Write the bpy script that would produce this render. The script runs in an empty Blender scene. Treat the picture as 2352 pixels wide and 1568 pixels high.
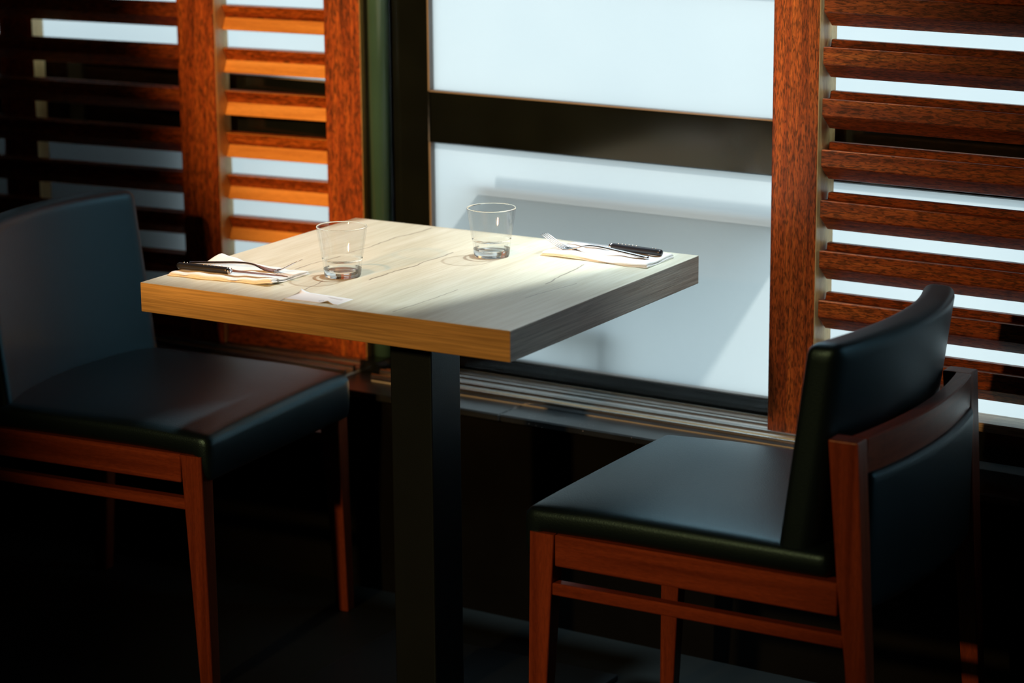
import bpy, bmesh, math, random
from math import sin, cos, radians as R
from mathutils import Vector, Matrix
random.seed(7)
S = bpy.context.scene
C = S.collection

# ------------------------------------------------------------ camera
CAM = Vector((0, 0, 1.637))
yaw, pit, rol = R(32.82), R(13.774), R(-.4584)
f = Vector((-sin(yaw)*cos(pit), cos(yaw)*cos(pit), -sin(pit)))
r = Vector((cos(yaw), sin(yaw), 0)); u = r.cross(f)
r2 = r*cos(rol) + u*sin(rol); u2 = r2.cross(f)
cd = bpy.data.cameras.new('camera'); cam = bpy.data.objects.new('camera', cd); C.objects.link(cam)
cam.matrix_world = Matrix(((r2.x, u2.x, -f.x, CAM.x), (r2.y, u2.y, -f.y, CAM.y), (r2.z, u2.z, -f.z, CAM.z), (0, 0, 0, 1)))
cd.sensor_width = 36; cd.lens = 5924/2352*36
cd.dof.use_dof = True; cd.dof.focus_distance = 4.18; cd.dof.aperture_fstop = 3.0
S.camera = cam

# ------------------------------------------------------------ daylight
W = bpy.data.worlds.new('sky'); S.world = W; W.use_nodes = True
bg = W.node_tree.nodes['Background']; bg.inputs[0].default_value = (.74, .90, 1, 1); bg.inputs[1].default_value = 3.2
sd = bpy.data.lights.new('sun', 'SUN'); sun = bpy.data.objects.new('sun', sd); C.objects.link(sun)
sd.energy = 3.6; sd.angle = R(3); sd.color = (1, .985, .94)
SUN = Vector((.28, 1, 1.5))
sun.rotation_euler = SUN.to_track_quat('Z', 'Y').to_euler(); sun.location = (3, 9, 9)
# two warm ceiling spotlights of the restaurant, above and behind the camera side
def spot(name, loc, aim, watt, col, size, blend=.5, rad=.06):
    d = bpy.data.lights.new(name, 'SPOT'); o = bpy.data.objects.new(name, d); C.objects.link(o)
    o.location = loc; d.energy = watt; d.color = col; d.spot_size = R(size); d.spot_blend = blend; d.shadow_soft_size = rad
    o.rotation_euler = (Vector(loc)-Vector(aim)).to_track_quat('Z', 'Y').to_euler(); return o
spot('ceiling_spotlight', (-2.55, -.2, 2.2), (-2.62, 3.9, 1.14), 780, (1, .48, .15), 21, .45)
spot('ceiling_spotlight', (-2.2, -.8, 2.0), (-2.22, 3.10, .68), 225, (1, .52, .18), 26, .75)
spot('sill_fill_spot', (-1.72, 3.55, 2.72), (-2.12, 3.82, .42), 180, (.84, .97, 1), 24, .7, .12)  # added cool fill lamp, unseen, brightening the track, sill and table
V = S.view_settings; V.view_transform = 'Standard'; V.look = 'None'; V.gamma = 1; V.exposure = 0; V.use_curve_mapping = False
S.cycles.use_denoising = True
S.cycles.max_bounces = 10; S.cycles.diffuse_bounces = 5; S.cycles.transmission_bounces = 10; S.cycles.transparent_max_bounces = 12
S.cycles.caustics_refractive = False; S.cycles.caustics_reflective = False; S.cycles.sample_clamp_indirect = 6

# ------------------------------------------------------------ materials
def new(name):
    m = bpy.data.materials.new(name); m.use_nodes = True
    nt = m.node_tree; b = nt.nodes['Principled BSDF']
    return m, nt, b
def N(nt, t, **k):
    n = nt.nodes.new(t)
    for a, v in k.items():
        if a.startswith('i_'): n.inputs[int(a[2:]) if a[2:].isdigit() else a[2:]].default_value = v
        else: setattr(n, a, v)
    return n
def ramp(nt, stops):
    n = nt.nodes.new('ShaderNodeValToRGB'); e = n.color_ramp.elements
    while len(e) < len(stops): e.new(.5)
    for x, (p, c) in zip(e, stops): x.position = p; x.color = (*c, 1)
    return n
def plain(name, col, rough=.5, metal=0, spec=.5, noise=0, nscale=8, bump=0, bscale=400, coat=0):
    m, nt, b = new(name); b.inputs['Base Color'].default_value = (*col, 1)
    b.inputs['Roughness'].default_value = rough; b.inputs['Metallic'].default_value = metal
    b.inputs['Specular IOR Level'].default_value = spec; b.inputs['Coat Weight'].default_value = coat
    tc = N(nt, 'ShaderNodeTexCoord'); no = N(nt, 'ShaderNodeTexNoise'); no.inputs['Scale'].default_value = nscale
    nt.links.new(tc.outputs['Object'], no.inputs['Vector'])
    rp = ramp(nt, [(.3, tuple(c*(1-noise) for c in col)), (.7, tuple(min(1, c*(1+noise)) for c in col))])
    nt.links.new(no.outputs[0], rp.inputs[0]); nt.links.new(rp.outputs[0], b.inputs['Base Color'])
    if name in ('black_leather', 'black_powder_coated_steel'): b.inputs['Specular Tint'].default_value = (.34, .78, 1, 1)
    if bump:
        n2 = N(nt, 'ShaderNodeTexNoise'); n2.inputs['Scale'].default_value = bscale
        nt.links.new(tc.outputs['Object'], n2.inputs['Vector'])
        bp = N(nt, 'ShaderNodeBump'); bp.inputs['Strength'].default_value = bump; bp.inputs['Distance'].default_value = .0006
        nt.links.new(n2.outputs[0], bp.inputs['Height']); nt.links.new(bp.outputs[0], b.inputs['Normal'])
    return m
def wood(name, light, mid, dark, axis, fig=1.0, rough=.4, dash=.5, spec=.5, fine=1.0, al=1.0):
    """grain runs along the object's own axis 0/1/2"""
    m, nt, b = new(name); tc = N(nt, 'ShaderNodeTexCoord')
    oi = N(nt, 'ShaderNodeObjectInfo')
    add = N(nt, 'ShaderNodeVectorMath', operation='MULTIPLY_ADD')
    nt.links.new(oi.outputs['Random'], add.inputs[0]); add.inputs[1].default_value = (7, 5, 9)
    nt.links.new(tc.outputs['Object'], add.inputs[2])
    def mapped(a, c):
        s = [c, c, c]; s[axis] = a
        mp = N(nt, 'ShaderNodeMapping'); mp.inputs['Scale'].default_value = s
        nt.links.new(add.outputs[0], mp.inputs['Vector']); return mp
    m1 = mapped(.9*fig, 26*fig)
    n1 = N(nt, 'ShaderNodeTexNoise'); n1.inputs['Scale'].default_value = 1.6; n1.inputs['Detail'].default_value = 5; n1.inputs['Distortion'].default_value = 1.2
    nt.links.new(m1.outputs[0], n1.inputs['Vector'])
    rp = ramp(nt, [(.28, dark), (.5, mid), (.72, light)])
    nt.links.new(n1.outputs[0], rp.inputs[0])
    m2 = mapped(42*fine*al, 230*fine)
    n2 = N(nt, 'ShaderNodeTexNoise'); n2.inputs['Scale'].default_value = 1.6; n2.inputs['Detail'].default_value = 3; n2.inputs['Distortion'].default_value = .8
    nt.links.new(m2.outputs[0], n2.inputs['Vector'])
    r2_ = ramp(nt, [(.38, (1-dash,)*3), (.60, (1, 1, 1))]); nt.links.new(n2.outputs[0], r2_.inputs[0])
    mx = N(nt, 'ShaderNodeMix', data_type='RGBA', blend_type='MULTIPLY'); mx.inputs[0].default_value = 1
    nt.links.new(rp.outputs[0], mx.inputs[6]); nt.links.new(r2_.outputs[0], mx.inputs[7])
    nt.links.new(mx.outputs[2], b.inputs['Base Color'])
    b.inputs['Roughness'].default_value = rough; b.inputs['Specular IOR Level'].default_value = spec
    bp = N(nt, 'ShaderNodeBump'); bp.inputs['Strength'].default_value = .25; bp.inputs['Distance'].default_value = .0008
    nt.links.new(n2.outputs[0], bp.inputs['Height']); nt.links.new(bp.outputs[0], b.inputs['Normal'])
    return m
RL, RM, RD = (.62, .17, .028), (.40, .085, .014), (.20, .034, .007)
screen_x = wood('screen_wood_along_x', RL, RM, RD, 0, dash=.75, rough=.42)
screen_z = wood('screen_wood_along_z', RL, RM, RD, 2, dash=.75, rough=.42)
chair_w = [wood('chair_wood_%s' % 'xyz'[a], (.36, .085, .035), (.26, .058, .024), (.17, .036, .016), a, dash=.2, rough=.32) for a in range(3)]
leather = plain('black_leather', (.005, .011, .016), .38, spec=.9, noise=.15, bump=.55, bscale=520)
frame_m = plain('dark_bronze_aluminium', (.005, .0075, .007), .13, spec=.8, noise=.2)
bead_m = plain('green_grey_bead', (.045, .12, .11), .25, spec=.6, noise=.1)
gasket_m = plain('beige_gasket', (.20, .19, .18), .5, noise=.1)
alu = plain('anodised_aluminium', (.80, .86, .86), .4, metal=.1, noise=.06, nscale=30)
rib_m = plain('bright_track_rib', (.93, .95, .95), .22, metal=1, noise=.03, nscale=30)
bronze = plain('golden_anodised_aluminium', (.40, .26, .10), .45, metal=.3, noise=.1)
tile_dark = plain('dark_sill_tile', (.022, .028, .032), .3, noise=.3, nscale=12, bump=.2)
wall_m = plain('dark_wall_paint', (.004, .005, .005), .7, spec=.1, noise=.3)
floor_m = plain('dark_floor_tile', (.008, .0125, .0135), .55, spec=.25, noise=.35, nscale=3)
ceil_m = plain('ceiling_paint', (.10, .09, .08), .8, noise=.1)
nt = tile_dark.node_tree; b = nt.nodes['Principled BSDF']; tc = N(nt, 'ShaderNodeTexCoord')
vo = N(nt, 'ShaderNodeTexVoronoi'); vo.inputs['Scale'].default_value = 110; nt.links.new(tc.outputs['Object'], vo.inputs['Vector'])
ns = N(nt, 'ShaderNodeTexNoise'); ns.inputs['Scale'].default_value = 7; nt.links.new(tc.outputs['Object'], ns.inputs['Vector'])
lt = N(nt, 'ShaderNodeMath', operation='LESS_THAN'); lt.inputs[1].default_value = .09; nt.links.new(vo.outputs['Distance'], lt.inputs[0])
gt = N(nt, 'ShaderNodeMath', operation='GREATER_THAN'); gt.inputs[1].default_value = .58; nt.links.new(ns.outputs[0], gt.inputs[0])
ml = N(nt, 'ShaderNodeMath', operation='MULTIPLY'); nt.links.new(lt.outputs[0], ml.inputs[0]); nt.links.new(gt.outputs[0], ml.inputs[1])
src = b.inputs['Base Color'].links[0].from_socket; mx = N(nt, 'ShaderNodeMix', data_type='RGBA'); nt.links.new(ml.outputs[0], mx.inputs[0])
nt.links.new(src, mx.inputs[6]); mx.inputs[7].default_value = (.45, .43, .40, 1); nt.links.new(mx.outputs[2], b.inputs['Base Color'])
steel = plain('black_powder_coated_steel', (.012, .016, .020), .42, spec=.5, noise=.1, bump=.3, bscale=700)
chrome = plain('polished_steel', (.74, .73, .76), .2, metal=1, noise=.05, nscale=40)
handle_m = plain('black_handle_plastic', (.012, .014, .02), .35, noise=.1)
rivet_m = plain('rivet_metal', (.75, .75, .75), .3, metal=1)
paper = plain('white_paper_napkin', (.86, .87, .88), .85, noise=.03, nscale=60, bump=.5, bscale=900)
sticker_m = plain('white_sticker_paper', (.80, .82, .86), .5, noise=.02)
ink = plain('grey_print', (.45, .46, .50), .6)
dark_out = plain('outdoor_dark_surface', (.05, .06, .05), .7, noise=.3)
pave = plain('outdoor_paving', (.55, .56, .54), .8, noise=.15, nscale=4)

def frosted():
    m, nt, b = new('frosted_glass'); nt.nodes.remove(b); out = nt.nodes['Material Output']
    tc = N(nt, 'ShaderNodeTexCoord'); n = N(nt, 'ShaderNodeTexNoise'); n.inputs['Scale'].default_value = 3
    nt.links.new(tc.outputs['Object'], n.inputs['Vector'])
    rp = ramp(nt, [(.3, (.305, .335, .345)), (.7, (.33, .355, .36))]); nt.links.new(n.outputs[0], rp.inputs[0])
    t = N(nt, 'ShaderNodeBsdfTranslucent'); nt.links.new(rp.outputs[0], t.inputs[0])
    d = N(nt, 'ShaderNodeBsdfDiffuse'); d.inputs[0].default_value = (.6, .63, .64, 1)
    g = N(nt, 'ShaderNodeBsdfGlossy'); g.inputs['Roughness'].default_value = .12
    fr = N(nt, 'ShaderNodeFresnel'); fr.inputs[0].default_value = 1.3
    m0 = N(nt, 'ShaderNodeMixShader'); m0.inputs[0].default_value = .05
    mx = N(nt, 'ShaderNodeMixShader')
    nt.links.new(t.outputs[0], m0.inputs[1]); nt.links.new(d.outputs[0], m0.inputs[2])
    nt.links.new(fr.outputs[0], mx.inputs[0]); nt.links.new(m0.outputs[0], mx.inputs[1]); nt.links.new(g.outputs[0], mx.inputs[2])
    nt.links.new(mx.outputs[0], out.inputs[0]); return m
frost = frosted()
def clear():
    m, nt, b = new('clear_window_glass'); nt.nodes.remove(b); out = nt.nodes['Material Output']
    t = N(nt, 'ShaderNodeBsdfTransparent'); t.inputs[0].default_value = (.97, .99, .98, 1)
    g = N(nt, 'ShaderNodeBsdfGlossy'); g.inputs['Roughness'].default_value = .02
    mx = N(nt, 'ShaderNodeMixShader'); mx.inputs[0].default_value = .04
    nt.links.new(t.outputs[0], mx.inputs[1]); nt.links.new(g.outputs[0], mx.inputs[2]); nt.links.new(mx.outputs[0], out.inputs[0]); return m
clearg = clear()
def tumbler_mats():
    m, nt, b = new('tumbler_thick_glass')
    b.inputs['Base Color'].default_value = (1, 1, 1, 1); b.inputs['Roughness'].default_value = 0
    b.inputs['Transmission Weight'].default_value = 1; b.inputs['IOR'].default_value = 1.45
    out = nt.nodes['Material Output']; t = N(nt, 'ShaderNodeBsdfTransparent')
    lp = N(nt, 'ShaderNodeMixShader'); lp.inputs[0].default_value = .15
    nt.links.new(b.outputs[0], lp.inputs[1]); nt.links.new(t.outputs[0], lp.inputs[2]); nt.links.new(lp.outputs[0], out.inputs[0])
    m2, nt, b = new('tumbler_thin_wall'); nt.nodes.remove(b); out = nt.nodes['Material Output']
    t = N(nt, 'ShaderNodeBsdfTransparent'); t.inputs[0].default_value = (.985, .99, .99, 1)
    g = N(nt, 'ShaderNodeBsdfGlossy'); g.inputs['Roughness'].default_value = .0
    lw = N(nt, 'ShaderNodeLayerWeight'); lw.inputs[0].default_value = .5
    pw = N(nt, 'ShaderNodeMath', operation='POWER'); pw.inputs[1].default_value = 4; nt.links.new(lw.outputs['Facing'], pw.inputs[0])
    fr = N(nt, 'ShaderNodeMath', operation='MULTIPLY_ADD'); fr.inputs[1].default_value = .38; fr.inputs[2].default_value = .05; nt.links.new(pw.outputs[0], fr.inputs[0])
    mx = N(nt, 'ShaderNodeMixShader')
    nt.links.new(fr.outputs[0], mx.inputs[0]); nt.links.new(t.outputs[0], mx.inputs[1]); nt.links.new(g.outputs[0], mx.inputs[2]); nt.links.new(mx.outputs[0], out.inputs[0])
    return m, m2
tumbler_m = tumbler_mats()

TW, TD, TT = .69, .615, .048     # table top width, depth, thickness
def oak():
    """pale oak; planks along the table's own y, with seams, cracks; edge bands keep their own run of grain"""
    m, nt, b = new('pale_oak_top'); tc = N(nt, 'ShaderNodeTexCoord'); L = nt.links.new
    sep = N(nt, 'ShaderNodeSeparateXYZ'); L(tc.outputs['Object'], sep.inputs[0])
    def noise(scale, vec, det=4, dist=0., rough=.55):
        mp = N(nt, 'ShaderNodeMapping'); mp.inputs['Scale'].default_value = vec
        L(tc.outputs['Object'], mp.inputs['Vector'])
        n = N(nt, 'ShaderNodeTexNoise'); n.inputs['Scale'].default_value = scale; n.inputs['Detail'].default_value = det
        n.inputs['Distortion'].default_value = dist; n.inputs['Roughness'].default_value = rough
        L(mp.outputs[0], n.inputs['Vector']); return n.outputs[0]
    def M(op, a, c, clampv=False):
        n = N(nt, 'ShaderNodeMath', operation=op); n.use_clamp = clampv
        for i, v in enumerate((a, c)):
            if isinstance(v, (int, float)): n.inputs[i].default_value = v
            else: L(v, n.inputs[i])
        return n.outputs[0]
    base = ramp(nt, [(.3, (.63, .635, .52)), (.5, (.71, .73, .62)), (.72, (.76, .785, .69))])
    L(noise(2.0, (9, .9, 9), 6, 1.0), base.inputs[0])
    fine = ramp(nt, [(.35, (.88, .86, .82)), (.6, (1, 1, 1))]); L(noise(1.5, (180, 7, 180), 3, .3), fine.inputs[0])
    mx = N(nt, 'ShaderNodeMix', data_type='RGBA', blend_type='MULTIPLY'); mx.inputs[0].default_value = 1
    L(base.outputs[0], mx.inputs[6]); L(fine.outputs[0], mx.inputs[7])
    # seams: thin dark lines at set x, wandering a little, broken along y
    wob = M('MULTIPLY', M('SUBTRACT', noise(3, (.3, 3, 1), 3), .5), .030)
    dark = None
    for x0, y0, y1, w, sk in ((.160, .20, .60, .0016, .03), (.276, .0, .15, .0016, -.17), (.312, .19, .44, .0022, .02), (.572, .30, .46, .0020, -.08), (.470, .02, .2, .0012, .04), (.60, .2, .33, .0010, .1)):
        x = M('ADD', M('SUBTRACT', sep.outputs[0], x0), wob)
        x = M('SUBTRACT', x, M('MULTIPLY', M('SUBTRACT', sep.outputs[1], y0), sk))
        d = M('ABSOLUTE', x, 0)
        thick = M('MULTIPLY', noise(1, (1, 22, 1), 2), w*2.2)
        ln = M('SUBTRACT', 1, M('DIVIDE', d, M('ADD', thick, .0002)), True)
        mask = M('MULTIPLY', M('GREATER_THAN', sep.outputs[1], y0), M('LESS_THAN', sep.outputs[1], y1))
        ln = M('MULTIPLY', ln, mask)
        dark = ln if dark is None else M('MAXIMUM', dark, ln)
    mx2 = N(nt, 'ShaderNodeMix', data_type='RGBA'); L(M('MULTIPLY', dark, .85), mx2.inputs[0])
    L(mx.outputs[2], mx2.inputs[6]); mx2.inputs[7].default_value = (.10, .075, .06, 1)
    L(mx2.outputs[2], b.inputs['Base Color'])
    b.inputs['Roughness'].default_value = .34; b.inputs['Specular IOR Level'].default_value = .75
    bp = N(nt, 'ShaderNodeBump'); bp.inputs['Strength'].default_value = .08; bp.inputs['Distance'].default_value = .0006
    L(noise(1.5, (180, 7, 180), 3, .3), bp.inputs['Height']); L(bp.outputs[0], b.inputs['Normal'])
    return m
oak_top = oak()
oak_ex = wood('oak_edge_along_x', (.72, .51, .21), (.65, .45, .18), (.57, .385, .15), 0, dash=.30, rough=.4, fine=1.0, al=.10, fig=1.6)
oak_ey = wood('oak_edge_along_y_window_lit', (.80, .77, .66), (.74, .71, .60), (.66, .62, .51), 1, dash=.32, rough=.24, spec=1, fine=1.0, al=.10, fig=1.6)  # paler and greyer than the front edge: window light put into the colour

# ------------------------------------------------------------ mesh helpers
def obj(name, bm, mats, parent=None, smooth=False, loc=None, rotz=None):
    me = bpy.data.meshes.new(name); bm.normal_update(); bm.to_mesh(me); bm.free()
    if not isinstance(mats, (list, tuple)): mats = [mats]
    for m in mats: me.materials.append(m)
    if smooth:
        for p in me.polygons: p.use_smooth = True
    o = bpy.data.objects.new(name, me); C.objects.link(o)
    if parent: o.parent = parent
    if loc: o.location = loc
    if rotz is not None: o.rotation_euler = (0, 0, rotz)
    return o
def box(bm, x0, x1, y0, y1, z0, z1, bev=0, seg=2, mi=0):
    g = bmesh.ops.create_cube(bm, size=1); vs = g['verts']
    for v in vs: v.co = Vector(((x0+x1)/2+v.co.x*(x1-x0), (y0+y1)/2+v.co.y*(y1-y0), (z0+z1)/2+v.co.z*(z1-z0)))
    fs = {q for v in vs for q in v.link_faces}
    for q in fs: q.material_index = mi
    if bev:
        es = list({e for v in vs for e in v.link_edges})
        bmesh.ops.bevel(bm, geom=es, offset=bev, segments=seg, affect='EDGES', profile=.5, material=mi)
    return bm
def mkbox(*a, **k): return box(bmesh.new(), *a, **k)
def prism_x(bm, prof, x0, x1, bev=0):
    """extrude a (y,z) profile from x0 to x1"""
    A = [bm.verts.new((x0, y, z)) for y, z in prof]; B = [bm.verts.new((x1, y, z)) for y, z in prof]
    n = len(prof); fs = [bm.faces.new(A), bm.faces.new(B[::-1])]
    for i in range(n): fs.append(bm.faces.new((A[i], B[i], B[(i+1) % n], A[(i+1) % n])))
    if bev: bmesh.ops.bevel(bm, geom=list({e for q in fs for e in q.edges}), offset=bev, segments=1, affect='EDGES')
    bmesh.ops.recalc_face_normals(bm, faces=bm.faces[:])
    return bm
def taper(bm, b, t, z0, z1, bev=.0025):
    """leg: b,t=(x0,x1,y0,y1) at z0 and z1"""
    vs = []
    for (x0, x1, y0, y1), z in ((b, z0), (t, z1)):
        vs += [bm.verts.new(p) for p in ((x0, y0, z), (x1, y0, z), (x1, y1, z), (x0, y1, z))]
    F = [(3, 2, 1, 0), (4, 5, 6, 7), (0, 1, 5, 4), (1, 2, 6, 5), (2, 3, 7, 6), (3, 0, 4, 7)]
    fs = [bm.faces.new([vs[i] for i in q]) for q in F]
    bmesh.ops.bevel(bm, geom=list({e for q in fs for e in q.edges}), offset=bev, segments=2, affect='EDGES', profile=.5)
    return bm
def rounded(dx, dy, dz, rad, n=(26, 26, 8), fn=None):
    """rounded cuboid centred at 0, dense grid, then a deforming function"""
    bm = bmesh.new(); hx, hy, hz = dx/2, dy/2, dz/2
    def P(x, y, z):
        p = Vector((x*hx, y*hy, z*hz))
        i = Vector((max(-hx+rad, min(hx-rad, p.x)), max(-hy+rad, min(hy-rad, p.y)), max(-hz+rad, min(hz-rad, p.z))))
        d = p-i
        return i+d.normalized()*rad if d.length > 1e-9 else p
    cache = {}
    def vert(i, j, k):
        key = (i, j, k)
        if key not in cache:
            def t(a, m): 
                s = a/m*2-1
                return math.copysign(abs(s)**.72, s)
            p = P(t(i, n[0]), t(j, n[1]), t(k, n[2]))
            if fn: p = fn(p)
            cache[key] = bm.verts.new(p)
        return cache[key]
    a, b, c = n
    for i in range(a):
        for j in range(b):
            for k, fl in ((0, 1), (c, 0)):
                q = [vert(i, j, k), vert(i+1, j, k), vert(i+1, j+1, k), vert(i, j+1, k)]
                bm.faces.new(q[::-1] if fl else q)
    for i in range(a):
        for k in range(c):
            for j, fl in ((0, 0), (b, 1)):
                q = [vert(i, j, k), vert(i+1, j, k), vert(i+1, j, k+1), vert(i, j, k+1)]
                bm.faces.new(q[::-1] if fl else q)
    for j in range(b):
        for k in range(c):
            for i, fl in ((0, 1), (a, 0)):
                q = [vert(i, j, k), vert(i, j+1, k), vert(i, j+1, k+1), vert(i, j, k+1)]
                bm.faces.new(q[::-1] if fl else q)
    return bm
def lathe(bm, prof, n=96, loc=(0, 0, 0), closed=True):
    rings = []
    for rr, z in prof:
        if rr < 1e-6: rings.append([bm.verts.new((loc[0], loc[1], loc[2]+z))])
        else: rings.append([bm.verts.new((loc[0]+rr*cos(2*math.pi*i/n), loc[1]+rr*sin(2*math.pi*i/n), loc[2]+z)) for i in range(n)])
    for A, B in zip(rings, rings[1:]):
        for i in range(n):
            j = (i+1) % n
            if len(A) == 1: bm.faces.new((A[0], B[j], B[i]))
            elif len(B) == 1: bm.faces.new((A[i], A[j], B[0]))
            else: bm.faces.new((A[i], A[j], B[j], B[i]))
    bmesh.ops.recalc_face_normals(bm, faces=bm.faces[:])
    return bm
def thing(name, label, cat, loc=(0, 0, 0), rotz=0, group=None):
    o = bpy.data.objects.new(name, None); C.objects.link(o); o.location = loc; o.rotation_euler = (0, 0, rotz)
    o.empty_display_size = .05; return tag(o, label, cat, group)
def tag(o, label, cat, group=None):
    o['label'] = label; o['category'] = cat
    if group: o['group'] = group
    return o
def struct(name, bm, mats, label=None, **k):
    o = obj(name, bm, mats, **k); o['kind'] = 'structure'
    if label: o['label'] = label
    return o

# ------------------------------------------------------------ room shell
SILL = .395
struct('floor', mkbox(-7, 3, -3, 3.80, -.1, 0), floor_m, 'dark floor of the dining room')
bm = mkbox(-7, 3, 3.80, 4.002, -.1, SILL-.014)
struct('wall_back', bm, wall_m, 'black wall below the window sill')
bm = mkbox(-7, 3, 3.96, 4.10, 2.25, 2.9)
box(bm, -7, -5.2, 3.96, 4.10, SILL-.014, 2.25); box(bm, 1.2, 3, 3.96, 4.10, SILL-.014, 2.25)
struct('wall_upper', bm, wall_m)
struct('wall_left', mkbox(-7.1, -7, -3, 4.1, -.1, 2.9), wall_m); struct('wall_right', mkbox(3, 3.1, -3, 4.1, -.1, 2.9), wall_m)
struct('wall_front', mkbox(-7, 3, -3.1, -3, -.1, 2.9), wall_m); struct('ceiling', mkbox(-7, 3, -3, 4.1, 2.8, 2.9), ceil_m)
# sill tiles
bm = bmesh.new()
x = -6.9
for w in (1.2, .8, .995, .98, .46, 1.0, 1.0, 1.0, 1.0):
    box(bm, x, x+w-.0015, 3.778, 3.98, SILL-.014, SILL, .0025, 1); x += w
struct('trim_1', bm, tile_dark, 'dark window sill tiles')

# ------------------------------------------------------------ windows
YF, YB = 3.975, 4.002
Z0, Z1, Z2, Z3 = .440, .842, .940, 2.22
def window(name, x0, x1, stiles, transom, label, clear_from=None, Z1=Z1):
    root = bpy.data.objects.new(name, None); C.objects.link(root); root['kind'] = 'structure'; root['label'] = label
    root.location = ((x0+x1)/2, YF, SILL); off = Vector(root.location)
    bm = bmesh.new()
    a, b = stiles
    box(bm, x0, x0+a, YF, YB, SILL, 2.25, .003, 2); box(bm, x1-b, x1, YF, YB, SILL, 2.25, .003, 2)
    box(bm, x0+a, x1-b, YF+.001, YB, SILL, Z0, .0025, 1)
    box(bm, x0+a, x1-b, YF+.001, YB, Z1, Z2, .0025, 1)
    box(bm, x0+a, x1-b, YF+.001, YB, Z3, 2.25, .002, 1)
    box(bm, x0+a, x1-b, YF+.001, YB, transom, transom+.020, .002, 1)
    bm.transform(Matrix.Translation(-off)); obj('window_frame', bm, frame_m, root)
    bm = bmesh.new()           # beige gasket lines round both frosted panes
    for za, zb in ((Z0, Z1), (Z2, transom)):
        e = .0035
        box(bm, x0+a-.002, x0+a+e*.6, YF-.001, YF+.012, za, zb); box(bm, x1-b-e*.6, x1-b+.002, YF-.001, YF+.012, za, zb)
        box(bm, x0+a, x1-b, YF-.001, YF+.012, za-.001, za+e*.5)
    bm.transform(Matrix.Translation(-off)); obj('gasket', bm, gasket_m, root)
    for za, zb in ((Z0, Z1), (Z2, transom)):
        bm = mkbox(x0+a-.004, x1-b+.004, YF+.016, YF+.022, za-.004, zb+.004)
        for q in bm.faces:
            q.normal_update(); q.material_index = 0 if q.normal.y < -.9 else 1
        bm.transform(Matrix.Translation(-off)); obj('frosted_pane', bm, [frost, clearg], root)
    if clear_from is not None:  # unseen upper panes, split so sun reaches the table but not the left chair
        bm = mkbox(clear_from, x1-b+.004, YF+.016, YF+.022, transom+.018, Z3+.004)
        bm.transform(Matrix.Translation(-off)); obj('clear_pane', bm, clearg, root)
        bm = mkbox(x0+a-.004, clear_from, YF+.016, YF+.022, transom+.018, Z3+.004)
        bm.transform(Matrix.Translation(-off)); obj('frosted_pane', bm, frost, root)
    else:
        bm = mkbox(x0+a-.004, x1-b+.004, YF+.016, YF+.022, transom+.018, Z3+.004)
        bm.transform(Matrix.Translation(-off)); obj('frosted_pane', bm, frost, root)
    return root
TR = 1.158
window('window_1', -2.83, 1.2, (.085, .06), TR, 'dark framed frosted glass window behind the table', clear_from=-2.595)
window('window_2', -5.2, -2.93, (.06, .05), TR, 'dark framed frosted glass window behind the left screen', Z1=.812)  # mid rail deepened: dark band of shade under it built into the shape
# column between the two windows with a rounded green-grey bead
bm = mkbox(-2.928, -2.832, 3.958, 4.04, SILL, 2.25, .004, 2)
t = struct('trim_2', bm, frame_m, 'black column between the windows')
bm = bmesh.new()
cyl = bmesh.ops.create_cone(bm, cap_ends=True, segments=40, radius1=.021, radius2=.021, depth=2.25-SILL)
bm.transform(Matrix.Translation((-2.848, 3.960, (2.25+SILL)/2)))
o = obj('rounded_bead', bm, bead_m, t, smooth=True)
# aluminium door tracks on the sill
def track(name, x0, x1, label):
    bm = bmesh.new()
    box(bm, x0, x1, 3.853, 3.974, SILL, SILL+.004)
    o = struct(name, bm, alu, label)
    for y, h, w in ((3.8555, .014, .004), (3.885, .017, .005), (3.905, .013, .0035), (3.925, .016, .0045), (3.945, .014, .0035), (3.965, .017, .004)):
        b3 = prism_x(bmesh.new(), [(y-w*cos(q), SILL+.003+(h-.003)*(sin(q) if 0 < q < 3.1 else 0)**.6) for q in [math.pi*k/14 for k in range(15)]], x0, x1)
        obj('track_rib', b3, rib_m, o)
    b2 = mkbox(x0+.0005, x1-.0005, 3.8605, 3.880, SILL+.0035, SILL+.0060); obj('track_insert', b2, bronze, o)
    return o
track('trim_3', -2.805, -1.895, 'ribbed aluminium sliding track under the middle window')
track('trim_4', -4.2, -2.868, 'ribbed aluminium sliding track under the left screen')
bm = bmesh.new(); box(bm, -2.868, -2.822, 3.90, 3.957, SILL, SILL+.024, .003, 1); struct('trim_5', bm, frame_m, 'black end block between the tracks')

# ------------------------------------------------------------ wooden louvre screens
def slat_prof(dy, zt, fh, sl, y1, nose=.0, thick=.014, up=.008):
    # dy: depth of front face, fh: its height, sl: drop of the sloping lower face, y1: depth where slope ends
    return [(dy, zt), (dy, zt-fh), (y1, zt-fh-sl), (y1+thick, zt-fh-sl), (y1+thick, zt+up), (y1+.001, zt+up), (y1+.001, zt-.004)]
def slat_panel(parent, x0, x1, zs, prof_args, name='slat_panel'):
    out = []
    for z in zs:
        bm = bmesh.new(); prism_x(bm, [(y, zz-z) for y, zz in slat_prof(prof_args[0], z, *prof_args[1:])], x0, x1, .0012)
        o = obj('slat', bm, screen_x, parent, loc=(0, 0, z-parent.location.z)); out.append(o)
    return out
lit_side_m = wood('lit_post_side', (.95, .74, .36), (.90, .66, .29), (.80, .54, .20), 2, dash=.15, rough=.35)  # paler wood on the side faces: daylight on them put into the colour
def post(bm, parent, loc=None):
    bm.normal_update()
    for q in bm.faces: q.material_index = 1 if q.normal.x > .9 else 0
    return obj('post', bm, [screen_z, lit_side_m], parent)
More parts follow.
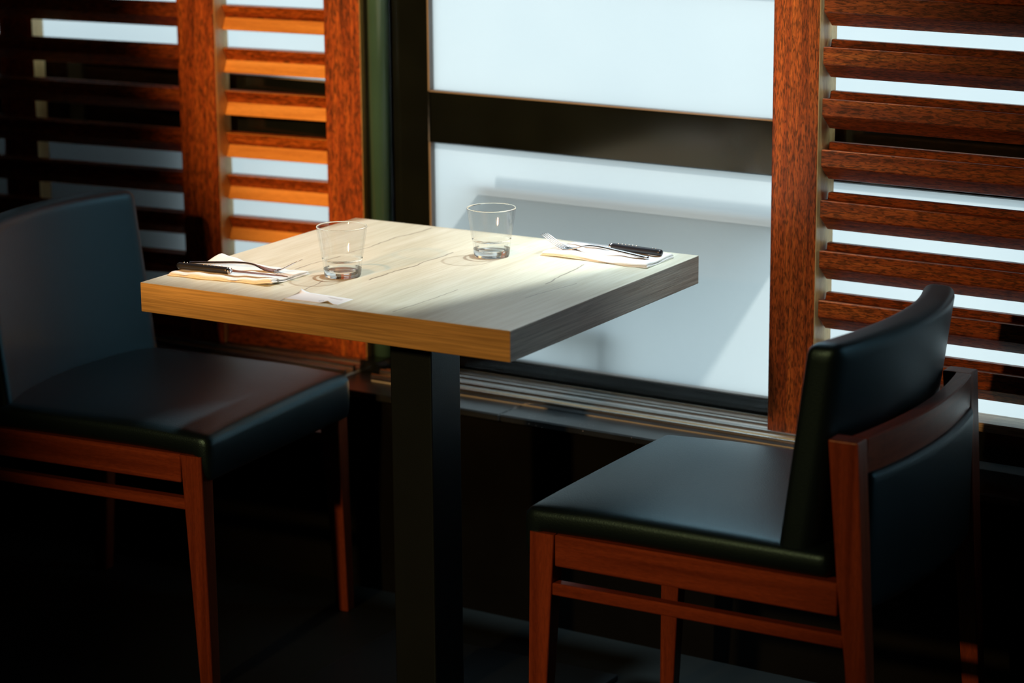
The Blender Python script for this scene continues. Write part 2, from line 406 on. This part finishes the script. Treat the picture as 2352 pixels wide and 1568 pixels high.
pale_rail = wood('pale_grey_rail', (.66, .56, .42), (.56, .47, .35), (.42, .34, .25), 0, dash=.4, al=.2)
# right screen
rs = thing('wooden_screen', 'reddish wooden louvre screen standing right of the frosted window, behind the right chair', 'screen', (-1.978, 3.886, SILL+.014))
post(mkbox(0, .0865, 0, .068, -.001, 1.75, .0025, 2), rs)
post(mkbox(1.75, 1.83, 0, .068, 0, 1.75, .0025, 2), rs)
zs = [.4855+.0869*k for k in range(2, 20)]; zs = [.6520+.0868*k for k in range(-1, 17)]
slat_panel(rs, .0900, 1.748, zs, (.0065, .029, .0255, .036, 0, .013, .009))
bm = mkbox(.0870, 1.749, .004, .066, .055, .0705, .002, 1); obj('bottom_rail', bm, pale_rail, rs)
bm = mkbox(.0870, 1.749, .018, .040, -.0, .055, .002, 1); obj('lower_board', bm, frame_m, rs)
# left screen, turned 7 degrees
th = R(7)
ls = thing('wooden_screen', 'dark reddish wooden louvre screen behind the left chair, with two front posts', 'screen', (-3.17, 3.905, SILL+.014), th)
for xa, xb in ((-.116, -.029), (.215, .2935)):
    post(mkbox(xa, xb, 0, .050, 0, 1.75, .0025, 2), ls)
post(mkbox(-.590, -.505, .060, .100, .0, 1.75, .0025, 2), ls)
zs = [.9977+.0836*k for k in range(-6, 14)]
lit_slat_low = wood('lit_slat_face', (.90, .50, .16), (.80, .40, .11), (.62, .28, .07), 0, dash=.12, rough=.38)  # paler lower slat faces: light falling on them put into the colour
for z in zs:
    bm = prism_x(bmesh.new(), [(.027, 0), (.040, -.024), (.026, -.048), (.052, -.048), (.052, 0)], -.028, .214, .0008)  # V profile shaped so the lower face catches the warm light
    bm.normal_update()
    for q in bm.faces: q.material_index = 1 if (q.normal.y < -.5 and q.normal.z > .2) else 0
    obj('slat', bm, [screen_x, lit_slat_low], ls, loc=(0, 0, z-ls.location.z))
slat_panel(ls, -1.5, -.117, zs, (.016, .025, .024, .042, 0, .006, .0))
obj('bottom_rail', mkbox(-1.5, -.117, .01, .045, .0, .05, .002, 1), screen_x, ls)
obj('bottom_rail', mkbox(-.028, .214, .01, .045, .0, .05, .002, 1), screen_x, ls)

# ------------------------------------------------------------ table
ta = R(1.94); TO = Vector((-2.688, 3.070, 0))
tb = thing('dining_table', 'square pale oak topped dining table on a black steel column', 'table', TO, ta)
bm = mkbox(0, TW, 0, TD, .75-TT, .75, .0012, 2)
for q in bm.faces:
    q.normal_update()
    q.material_index = 0 if abs(q.normal.z) > .6 else (1 if abs(q.normal.y) > .6 else 2)
obj('tabletop', bm, [oak_top, oak_ex, oak_ey], tb)
cx, cy = .347, .300
obj('column', mkbox(cx-.040, cx+.040, cy-.045, cy+.045, .012, .75-TT-.006, .003, 2), steel, tb)
obj('mounting_plate', mkbox(cx-.16, cx+.16, cy-.15, cy+.15, .75-TT-.006, .75-TT, .001, 1), steel, tb)
obj('base_plate', mkbox(.115, .58, .06, .54, 0, .012, .003, 2), steel, tb)
def TL(x, y, z=.75):
    return Vector((TO.x+x*cos(ta)-y*sin(ta), TO.y+x*sin(ta)+y*cos(ta), z))

# ------------------------------------------------------------ chairs
def loft(secs, bev=.0025):
    """secs: (z, x0, x1, y0, y1)"""
    bm = bmesh.new(); rings = [[bm.verts.new(p) for p in ((a, c, z), (b, c, z), (b, d, z), (a, d, z))] for z, a, b, c, d in secs]
    bm.faces.new(rings[0][::-1]); bm.faces.new(rings[-1])
    for A, B in zip(rings, rings[1:]):
        for i in range(4): bm.faces.new((A[i], A[(i+1) % 4], B[(i+1) % 4], B[i]))
    bmesh.ops.recalc_face_normals(bm, faces=bm.faces[:])
    es = [e for e in bm.edges if not (abs(e.verts[0].co.z-e.verts[1].co.z) < 1e-6 and secs[0][0] < e.verts[0].co.z < secs[-1][0])]
    bmesh.ops.bevel(bm, geom=es, offset=bev, segments=2, affect='EDGES', profile=.5)
    return bm
def sm(a, b, x):
    t = max(0, min(1, (x-a)/(b-a))); return t*t*(3-2*t)
def make_chair(label, loc, rot):
    t = thing('dining_chair', label, 'chair', loc, rot, 'dining chairs at the table')
    wx, wy, wz = chair_w
    for s in (1, -1):
        def yy(a, b): return (a, b) if s > 0 else (-b, -a)
        obj('leg', loft([(0, .262, .287, *yy(.214, .240)), (.42, .238, .280, *yy(.205, .240))]), wz, t)
        obj('leg', loft([(0, -.290, -.264, *yy(.214, .240)), (.30, -.273, -.240, *yy(.207, .240)), (.42, -.265, -.225, *yy(.205, .240)), (.632, -.253, -.207, *yy(.205, .240))]), wz, t)
        obj('seat_rail', mkbox(-.226, .2372, *yy(.212, .2385), .370, .420, .0015, 1), wx, t)
        obj('stretcher', mkbox(-.236, .244, *yy(.217, .236), .322, .3415, .0015, 1), wx, t)
    obj('seat_rail', mkbox(.250, .272, -.204, .204, .376, .420, .0015, 1), wy, t)
    def panf(p):
        k = 1-(p.y/.22)**2; return Vector((p.x-.2475-.024*k+.10*max(0, -p.z)*0, p.y, p.z+.477))
    obj('back_panel', rounded(.022, .408, .206, .006, (4, 36, 16), panf), leather, t, smooth=True)
    def seatf(p):
        q = p.copy(); a = max(0, 1-(p.x/.25)**4); b = max(0, 1-(p.y/.236)**4)
        if p.z > 0: q.z += .013*a*b*(1 if True else 0)
        q.z += -.004*sm(.1, .25, p.x)
        if p.z < .012:
            k = sm(.225, .247, p.x); q.z -= .046*k*min(1, (.012-p.z)/.03)
        q.x += .002*k if p.z < .012 else 0
        w = .5+.5*sin(p.y*9+p.x*4); q.z += .0012*(w-.5) if p.z > 0 else 0
        return q+Vector((.040, 0, .4405))
    obj('seat', rounded(.505, .474, .041, .015, (36, 36, 8), seatf), leather, t, smooth=True)
    def backf(p):
        z = p.z+.5925; k = 1-(p.y/.2275)**2
        return Vector((p.x-.148-.13*(z-.437)-.040*k, p.y, z+.004*sm(.1, .17, p.z)*k))
    obj('backrest', rounded(.054, .462, .345, .017, (8, 40, 30), backf), leather, t, smooth=True)
    bm = bmesh.new(); n = 28; rings = []
    for i in range(n+1):
        y = -.2055+.411*i/n; k = 1-(y/.22)**2
        xo = -.2515-.024*k; xi = xo+.024
        rings.append([bm.verts.new(p) for p in ((xo, y, .580), (xo, y, .630), (xo+.002, y, .632), (xi, y, .632), (xi, y, .580))])
    for A, B in zip(rings, rings[1:]):
        for i in range(5): bm.faces.new((A[i], A[(i+1) % 5], B[(i+1) % 5], B[i]))
    bm.faces.new(rings[0]); bm.faces.new(rings[-1][::-1]); bmesh.ops.recalc_face_normals(bm, faces=bm.faces[:])
    obj('back_rail', bm, wy, t)
    return t
make_chair('black leather dining chair on the left, its flat padded back facing the table', (-2.999, 3.425, 0), R(5.6))
make_chair('black leather dining chair on the right, its curved back turned outward', (-1.743, 3.417, 0), R(182.5))

# ------------------------------------------------------------ tumblers
def tumbler(label, x, y):
    p = TL(x, y)
    prof = [(0, .0018), (.024, .0015), (.0272, 0), (.0288, .0008), (.0299, .003), (.0309, .0128), (.0322, .0265), (.0326, .0278), (.0331, .0290), (.0409, .0790), (.0413, .0808), (.0409, .0820), (.0402, .0824),
            (.0394, .0820), (.0389, .0806), (.0312, .0300), (.0300, .0278), (.0286, .0265), (.0272, .0150), (.0255, .0122), (.022, .0110), (.012, .0106), (0, .0105)]
    bm = lathe(bmesh.new(), prof, 96)
    for q in bm.faces:
        z = q.calc_center_median().z; q.material_index = 0 if (z < .0128 or .0265 < z < .0295 or z > .0812) else 1
    o = obj('drinking_glass', bm, list(tumbler_m), None, smooth=True, loc=p+Vector((0, 0, .0002)))
    tag(o, label, 'glass', 'drinking glasses on the table'); return o
tumbler('empty clear tumbler near the left napkin, at the front of the table', .2585, .196)
tumbler('empty clear tumbler at the back of the table, in front of the window', .3885, .446)

# ------------------------------------------------------------ napkins
def napkin(label, cs, th, lift, seed, fold):
    """cs: front-left, back-left, back-right, front-right in table coordinates"""
    rnd = random.Random(seed); n, m = 44, 26
    t = thing('paper_napkin', label, 'napkin', TL(cs[0][0], cs[0][1]), ta, 'paper napkins')
    o0 = Vector((cs[0][0], cs[0][1], 0))
    ph = [rnd.uniform(0, 6.28) for _ in range(8)]
    def layer(zb, thk, ins, wob, name):
        bm = bmesh.new()
        def P(i, j, top):
            a, b = i/n, j/m
            ee = lambda k, q: wob*(sin(q*9+ph[k])*.5+sin(q*23+ph[k+1])*.3)
            a2 = ins+a*(1-ins-ins*.5); b2 = b+ (ee(0, a)*(1-b) if b < .5 else ee(2, a)*b)*.5
            fl, bl, br, fr = [Vector((c[0], c[1], 0)) for c in cs]
            p = (fl*(1-a2)+fr*a2)*(1-b2)+(bl*(1-a2)+br*a2)*b2-o0
            edge = min(b, 1-b)*m/2.2; rd = math.sqrt(max(0, 1-(1-min(1, edge))**2))
            z = zb+lift(a2, b)
            if top: z += thk*(.35+.65*rd)+.0009*sin(a*11+ph[4]+b*5)+.0006*sin(a*27+b*9+ph[5])
            else: z += max(0, thk*.30*(1-rd)) if name == 'x' else 0
            return (p.x, p.y, max(z, .0004))
        T = [[bm.verts.new(P(i, j, 1)) for j in range(m+1)] for i in range(n+1)]
        B = [[bm.verts.new(P(i, j, 0)) for j in range(m+1)] for i in range(n+1)]
        for i in range(n):
            for j in range(m):
                bm.faces.new((T[i][j], T[i+1][j], T[i+1][j+1], T[i][j+1])); bm.faces.new((B[i][j], B[i][j+1], B[i+1][j+1], B[i+1][j]))
        for i in range(n):
            bm.faces.new((B[i][0], B[i+1][0], T[i+1][0], T[i][0])); bm.faces.new((B[i+1][m], B[i][m], T[i][m], T[i+1][m]))
        for j in range(m):
            bm.faces.new((B[0][j+1], B[0][j], T[0][j], T[0][j+1])); bm.faces.new((B[n][j], B[n][j+1], T[n][j+1], T[n][j]))
        return obj(name, bm, paper, t, smooth=True)
    layer(.0004, th*.42, 0, .05, 'bottom_fold'); layer(.0006+th*.46, th*.5, fold, .06, 'top_fold')
    return t
napkin('folded white paper napkin on the left, under a fork and knife, one corner lifting', [(.006, .060), (.030, .178), (.206, .178), (.203, .078)], .0062,
       lambda a, b: .012*sm(.55, 1, b)*sm(.5, 0, a)+.004*sm(.8, 1, a)*sm(.4, 0, b), 3, .02)
napkin('folded white paper napkin on the right, under a fork and knife, by the table corner', [(.457, .490), (.470, .590), (.664, .574), (.664, .478)], .0068,
       lambda a, b: .0015*sin(a*7)*sm(.5, 0, b), 5, .012)

# ------------------------------------------------------------ cutlery
def sweep(bm, pts, closed=True):
    """pts: (pos, side vector half-width, up vector half-thickness) -> rounded strip"""
    rings = []
    for p, w, h in pts:
        rings.append([bm.verts.new(p+w*cos(q)*1.0+h*sin(q)) for q in [2*math.pi*k/12 for k in range(12)]])
    for A, B in zip(rings, rings[1:]):
        for i in range(12): bm.faces.new((A[i], A[(i+1) % 12], B[(i+1) % 12], B[i]))
    bm.faces.new(rings[0][::-1]); bm.faces.new(rings[-1])
    bmesh.ops.recalc_face_normals(bm, faces=bm.faces[:])
def interp(tab, s):
    for (a, va), (b, vb) in zip(tab, tab[1:]):
        if s <= b:
            t = (s-a)/(b-a); t = t*t*(3-2*t) if False else t
            return va+(vb-va)*t
    return tab[-1][1]
def smooth_tab(tab, s, w=.006):
    return sum(interp(tab, max(tab[0][0], min(tab[-1][0], s+w*k))) for k in (-1, -.5, 0, .5, 1))/5
def fork(label, end, ang, z0, hz=.011):
    """origin at the handle end, length along +x"""
    t = thing('fork', label, 'fork', TL(end[0], end[1], z0), ta+ang, 'forks')
    zt = [(0, .0020), (.085, hz*.93), (.108, hz), (.122, hz*.86), (.142, .0028), (.158, .0012), (.170, .004), (.205, .0225)]
    wt = [(0, .0056), (.05, .0046), (.105, .0032), (.125, .0036), (.137, .0075), (.150, .0112), (.162, .0118)]
    tt = [(0, .0028), (.09, .0022), (.12, .0017), (.14, .0011), (.17, .0009)]
    bm = bmesh.new(); pts = []
    for i in range(61):
        s = .162*i/60; h = Vector((0, 0, smooth_tab(tt, s)))
        w = smooth_tab(wt, s, .004)*(math.sqrt(max(0.05, 1-(1-min(1, s/.004))**2)) if s < .004 else 1)
        pts.append((Vector((s, 0, smooth_tab(zt, s)+.0008)), Vector((0, w, 0)), h))
    sweep(bm, pts)
    obj('handle', bm, chrome, t, smooth=True)
    for k in range(4):
        y = (k-1.5)*.0060; bm = bmesh.new(); pts = []
        for i in range(21):
            s = .160+.045*i/20; w = .0018-.0009*(i/20)**2
            pts.append((Vector((s, y*(1-.06*i/20), smooth_tab(zt, s)+.0008)), Vector((0, w, 0)), Vector((0, 0, .0010-.0003*i/20))))
        sweep(bm, pts); obj('tine', bm, chrome, t, smooth=True)
    return t
def knife(label, end, ang, z0):
    t = thing('knife', label, 'knife', TL(end[0], end[1], z0), ta+ang, 'knives')
    bm = bmesh.new(); pts = []
    for i in range(41):
        s = .098*i/40; e = min(1, s/.005, (.098-s)/.003) if 0 < s < .098 else 0
        k = .72+.28*math.sqrt(max(0, 1-(1-e)**2))
        hw = .0062+.0012*sin(s/.098*3.1)
        pts.append((Vector((s, 0, .0062)), Vector((0, hw*k, 0)), Vector((0, 0, .0058*k))))
    sweep(bm, pts); obj('handle', bm, handle_m, t, smooth=True)
    for s in (.012, .018, .050, .057, .064, .071, .078, .085):
        bm = bmesh.new(); bmesh.ops.create_uvsphere(bm, u_segments=10, v_segments=6, radius=.0011)
        bm.transform(Matrix.Translation((s, 0, .0120))); obj('rivet', bm, rivet_m, t, smooth=True)
    lathe_b = bmesh.new(); pts = [(Vector((s, 0, .0062)), Vector((0, .0062, 0)), Vector((0, 0, .0050))) for s in (.0975, .101)]
    sweep(lathe_b, pts); obj('bolster', lathe_b, chrome, t, smooth=True)
    bm = bmesh.new(); n = 24; A = []
    for i in range(n+1):
        s = .100+.108*i/n; q = i/n
        top = .0062; back = .0055*(1-q**3*.6); edge = -.0058*(1-q**2.4)-.0005*0
        back = min(back, .0055)
        A.append([bm.verts.new(v) for v in ((s, edge, .0062), (s, back, .0069), (s, back, .0055))])
    for P, Q in zip(A, A[1:]):
        for i in range(3): bm.faces.new((P[i], P[(i+1) % 3], Q[(i+1) % 3], Q[i]))
    bm.faces.new(A[0]); bm.faces.new(A[-1][::-1]); bmesh.ops.recalc_face_normals(bm, faces=bm.faces[:])
    obj('blade', bm, chrome, t)
    return t
NZ = .7565
fork('steel fork on the left napkin, its tines reaching over the napkin edge', (.006, .122), R(7), NZ, .010)
knife('black handled steel knife on the left napkin, in front of the fork', (.010, .086), R(4), NZ-.0002)
fork('steel fork on the right napkin, tines raised toward the window', (.648, .515), R(177.5), NZ+.0004)
knife('black handled steel knife on the right napkin, behind the fork', (.655, .548), R(175.5), NZ+.0004)

# ------------------------------------------------------------ table sticker
st = thing('table_sticker', 'small white printed sticker stuck at the front edge of the table', 'sticker', TL(.272, .0135), ta)
bm = bmesh.new(); nx, ny = 24, 12
G = []
for i in range(nx+1):
    row = []
    for j in range(ny+1):
        a, b = i/nx, j/ny; x = .0985*a; y = .0545*b*(1-.18*a)+.003*a
        c1 = max(0, 1-math.hypot((a)*2.0, (1-b)*1.0)/.26)        # lifted back left corner
        c2 = max(0, 1-math.hypot((a-.80)*1.8, b)/.26)             # peeled bit at the front
        row.append((x-.002*c1, y-.004*c1+.006*c2*c2, .0005+.006*c1**1.5+.004*c2**1.3))
    G.append(row)
T = [[bm.verts.new(p) for p in row] for row in G]; B = [[bm.verts.new((p[0], p[1], p[2]-.0004)) for p in row] for row in G]
for i in range(nx):
    for j in range(ny):
        bm.faces.new((T[i][j], T[i+1][j], T[i+1][j+1], T[i][j+1])); bm.faces.new((B[i][j], B[i][j+1], B[i+1][j+1], B[i+1][j]))
for i in range(nx):
    bm.faces.new((B[i][0], B[i+1][0], T[i+1][0], T[i][0])); bm.faces.new((B[i+1][ny], B[i][ny], T[i][ny], T[i+1][ny]))
for j in range(ny):
    bm.faces.new((B[0][j+1], B[0][j], T[0][j], T[0][j+1])); bm.faces.new((B[nx][j], B[nx][j+1], T[nx][j+1], T[nx][j]))
obj('sticker_sheet', bm, sticker_m, st, smooth=True)
bm = bmesh.new()
lathe(bm, [(.0036, 0), (.0043, 0), (.0043, .0001), (.0036, .0001), (.0036, 0)], 28, (.062, .014, .0006)); obj('round_mark', bm, ink, st)
bm = bmesh.new()
for k in range(5):
    x0 = .056+.0065*k; box(bm, x0, x0+.0050, .0405-.0012*k, .0417-.0012*k, .0006, .0007)
    if k < 4: box(bm, x0+.006, x0+.0105, .0365-.0012*k, .0375-.0012*k, .0006, .0007)
obj('print_line', bm, ink, st)

# ------------------------------------------------------------ outside, only seen as light and shade on the frosted glass
struct('ground', mkbox(-14, 10, 4.01, 20, -.1, 0), pave, 'pale paving outside the windows')
ot = thing('outdoor_slab', 'outdoor slab by the window, added to cast grey shade on the frosted glass', 'table', (-2.4, 4.15, 0))
bm = bmesh.new(); P = [(-2.645, 4.004), (-1.986, 4.004), (-2.150, 4.258), (-2.88, 4.258)]  # added slab, outline skewed to throw the slanted shade on the pane
vs = [bm.verts.new((x+2.4, y-4.15, z)) for z in (.746, .768) for x, y in P]
for q in ((3, 2, 1, 0), (4, 5, 6, 7), (0, 1, 5, 4), (1, 2, 6, 5), (2, 3, 7, 6), (3, 0, 4, 7)): bm.faces.new([vs[i] for i in q])
obj('tabletop', bm, pave, ot)
for x, y in ((-.33, .1), (.22, .1)): obj('leg', mkbox(x-.02, x+.02, y-.02, y+.02, 0, .746), dark_out, ot)
hr = thing('outdoor_handrail', 'thin outdoor handrail, seen as a blurred bar on the frosted glass', 'handrail', (-1.6, 4.055, 0))
bm = bmesh.new(); bmesh.ops.create_cone(bm, cap_ends=True, segments=20, radius1=.0055, radius2=.0055, depth=1.16)
bm.transform(Matrix.Translation((-.41, 0, .872)) @ Matrix.Rotation(R(90), 4, 'Y')); obj('rail', bm, steel, hr, smooth=True)
obj('post', mkbox(.18, .21, -.015, .015, 0, .882), steel, hr)
pl = tag(obj('outdoor_blocker', mkbox(-.7, .7, -.2, .2, 0, .95, .01, 2), dark_out, None, loc=(-4.0, 4.26, 0)), 'tall dark outdoor planter added to shade the left window', 'blocker')  # added box, unseen, darkening the lower left pane
sl = thing('outdoor_stool', 'small outdoor stool against the glass, seen as a blurred grey shape low on the pane', 'stool', (-2.40, 4.06, 0))
obj('seat', mkbox(-.11, .045, -.045, .03, .500, .522, .008, 2), dark_out, sl); obj('leg', mkbox(.012, .036, -.04, -.016, 0, .5), dark_out, sl)
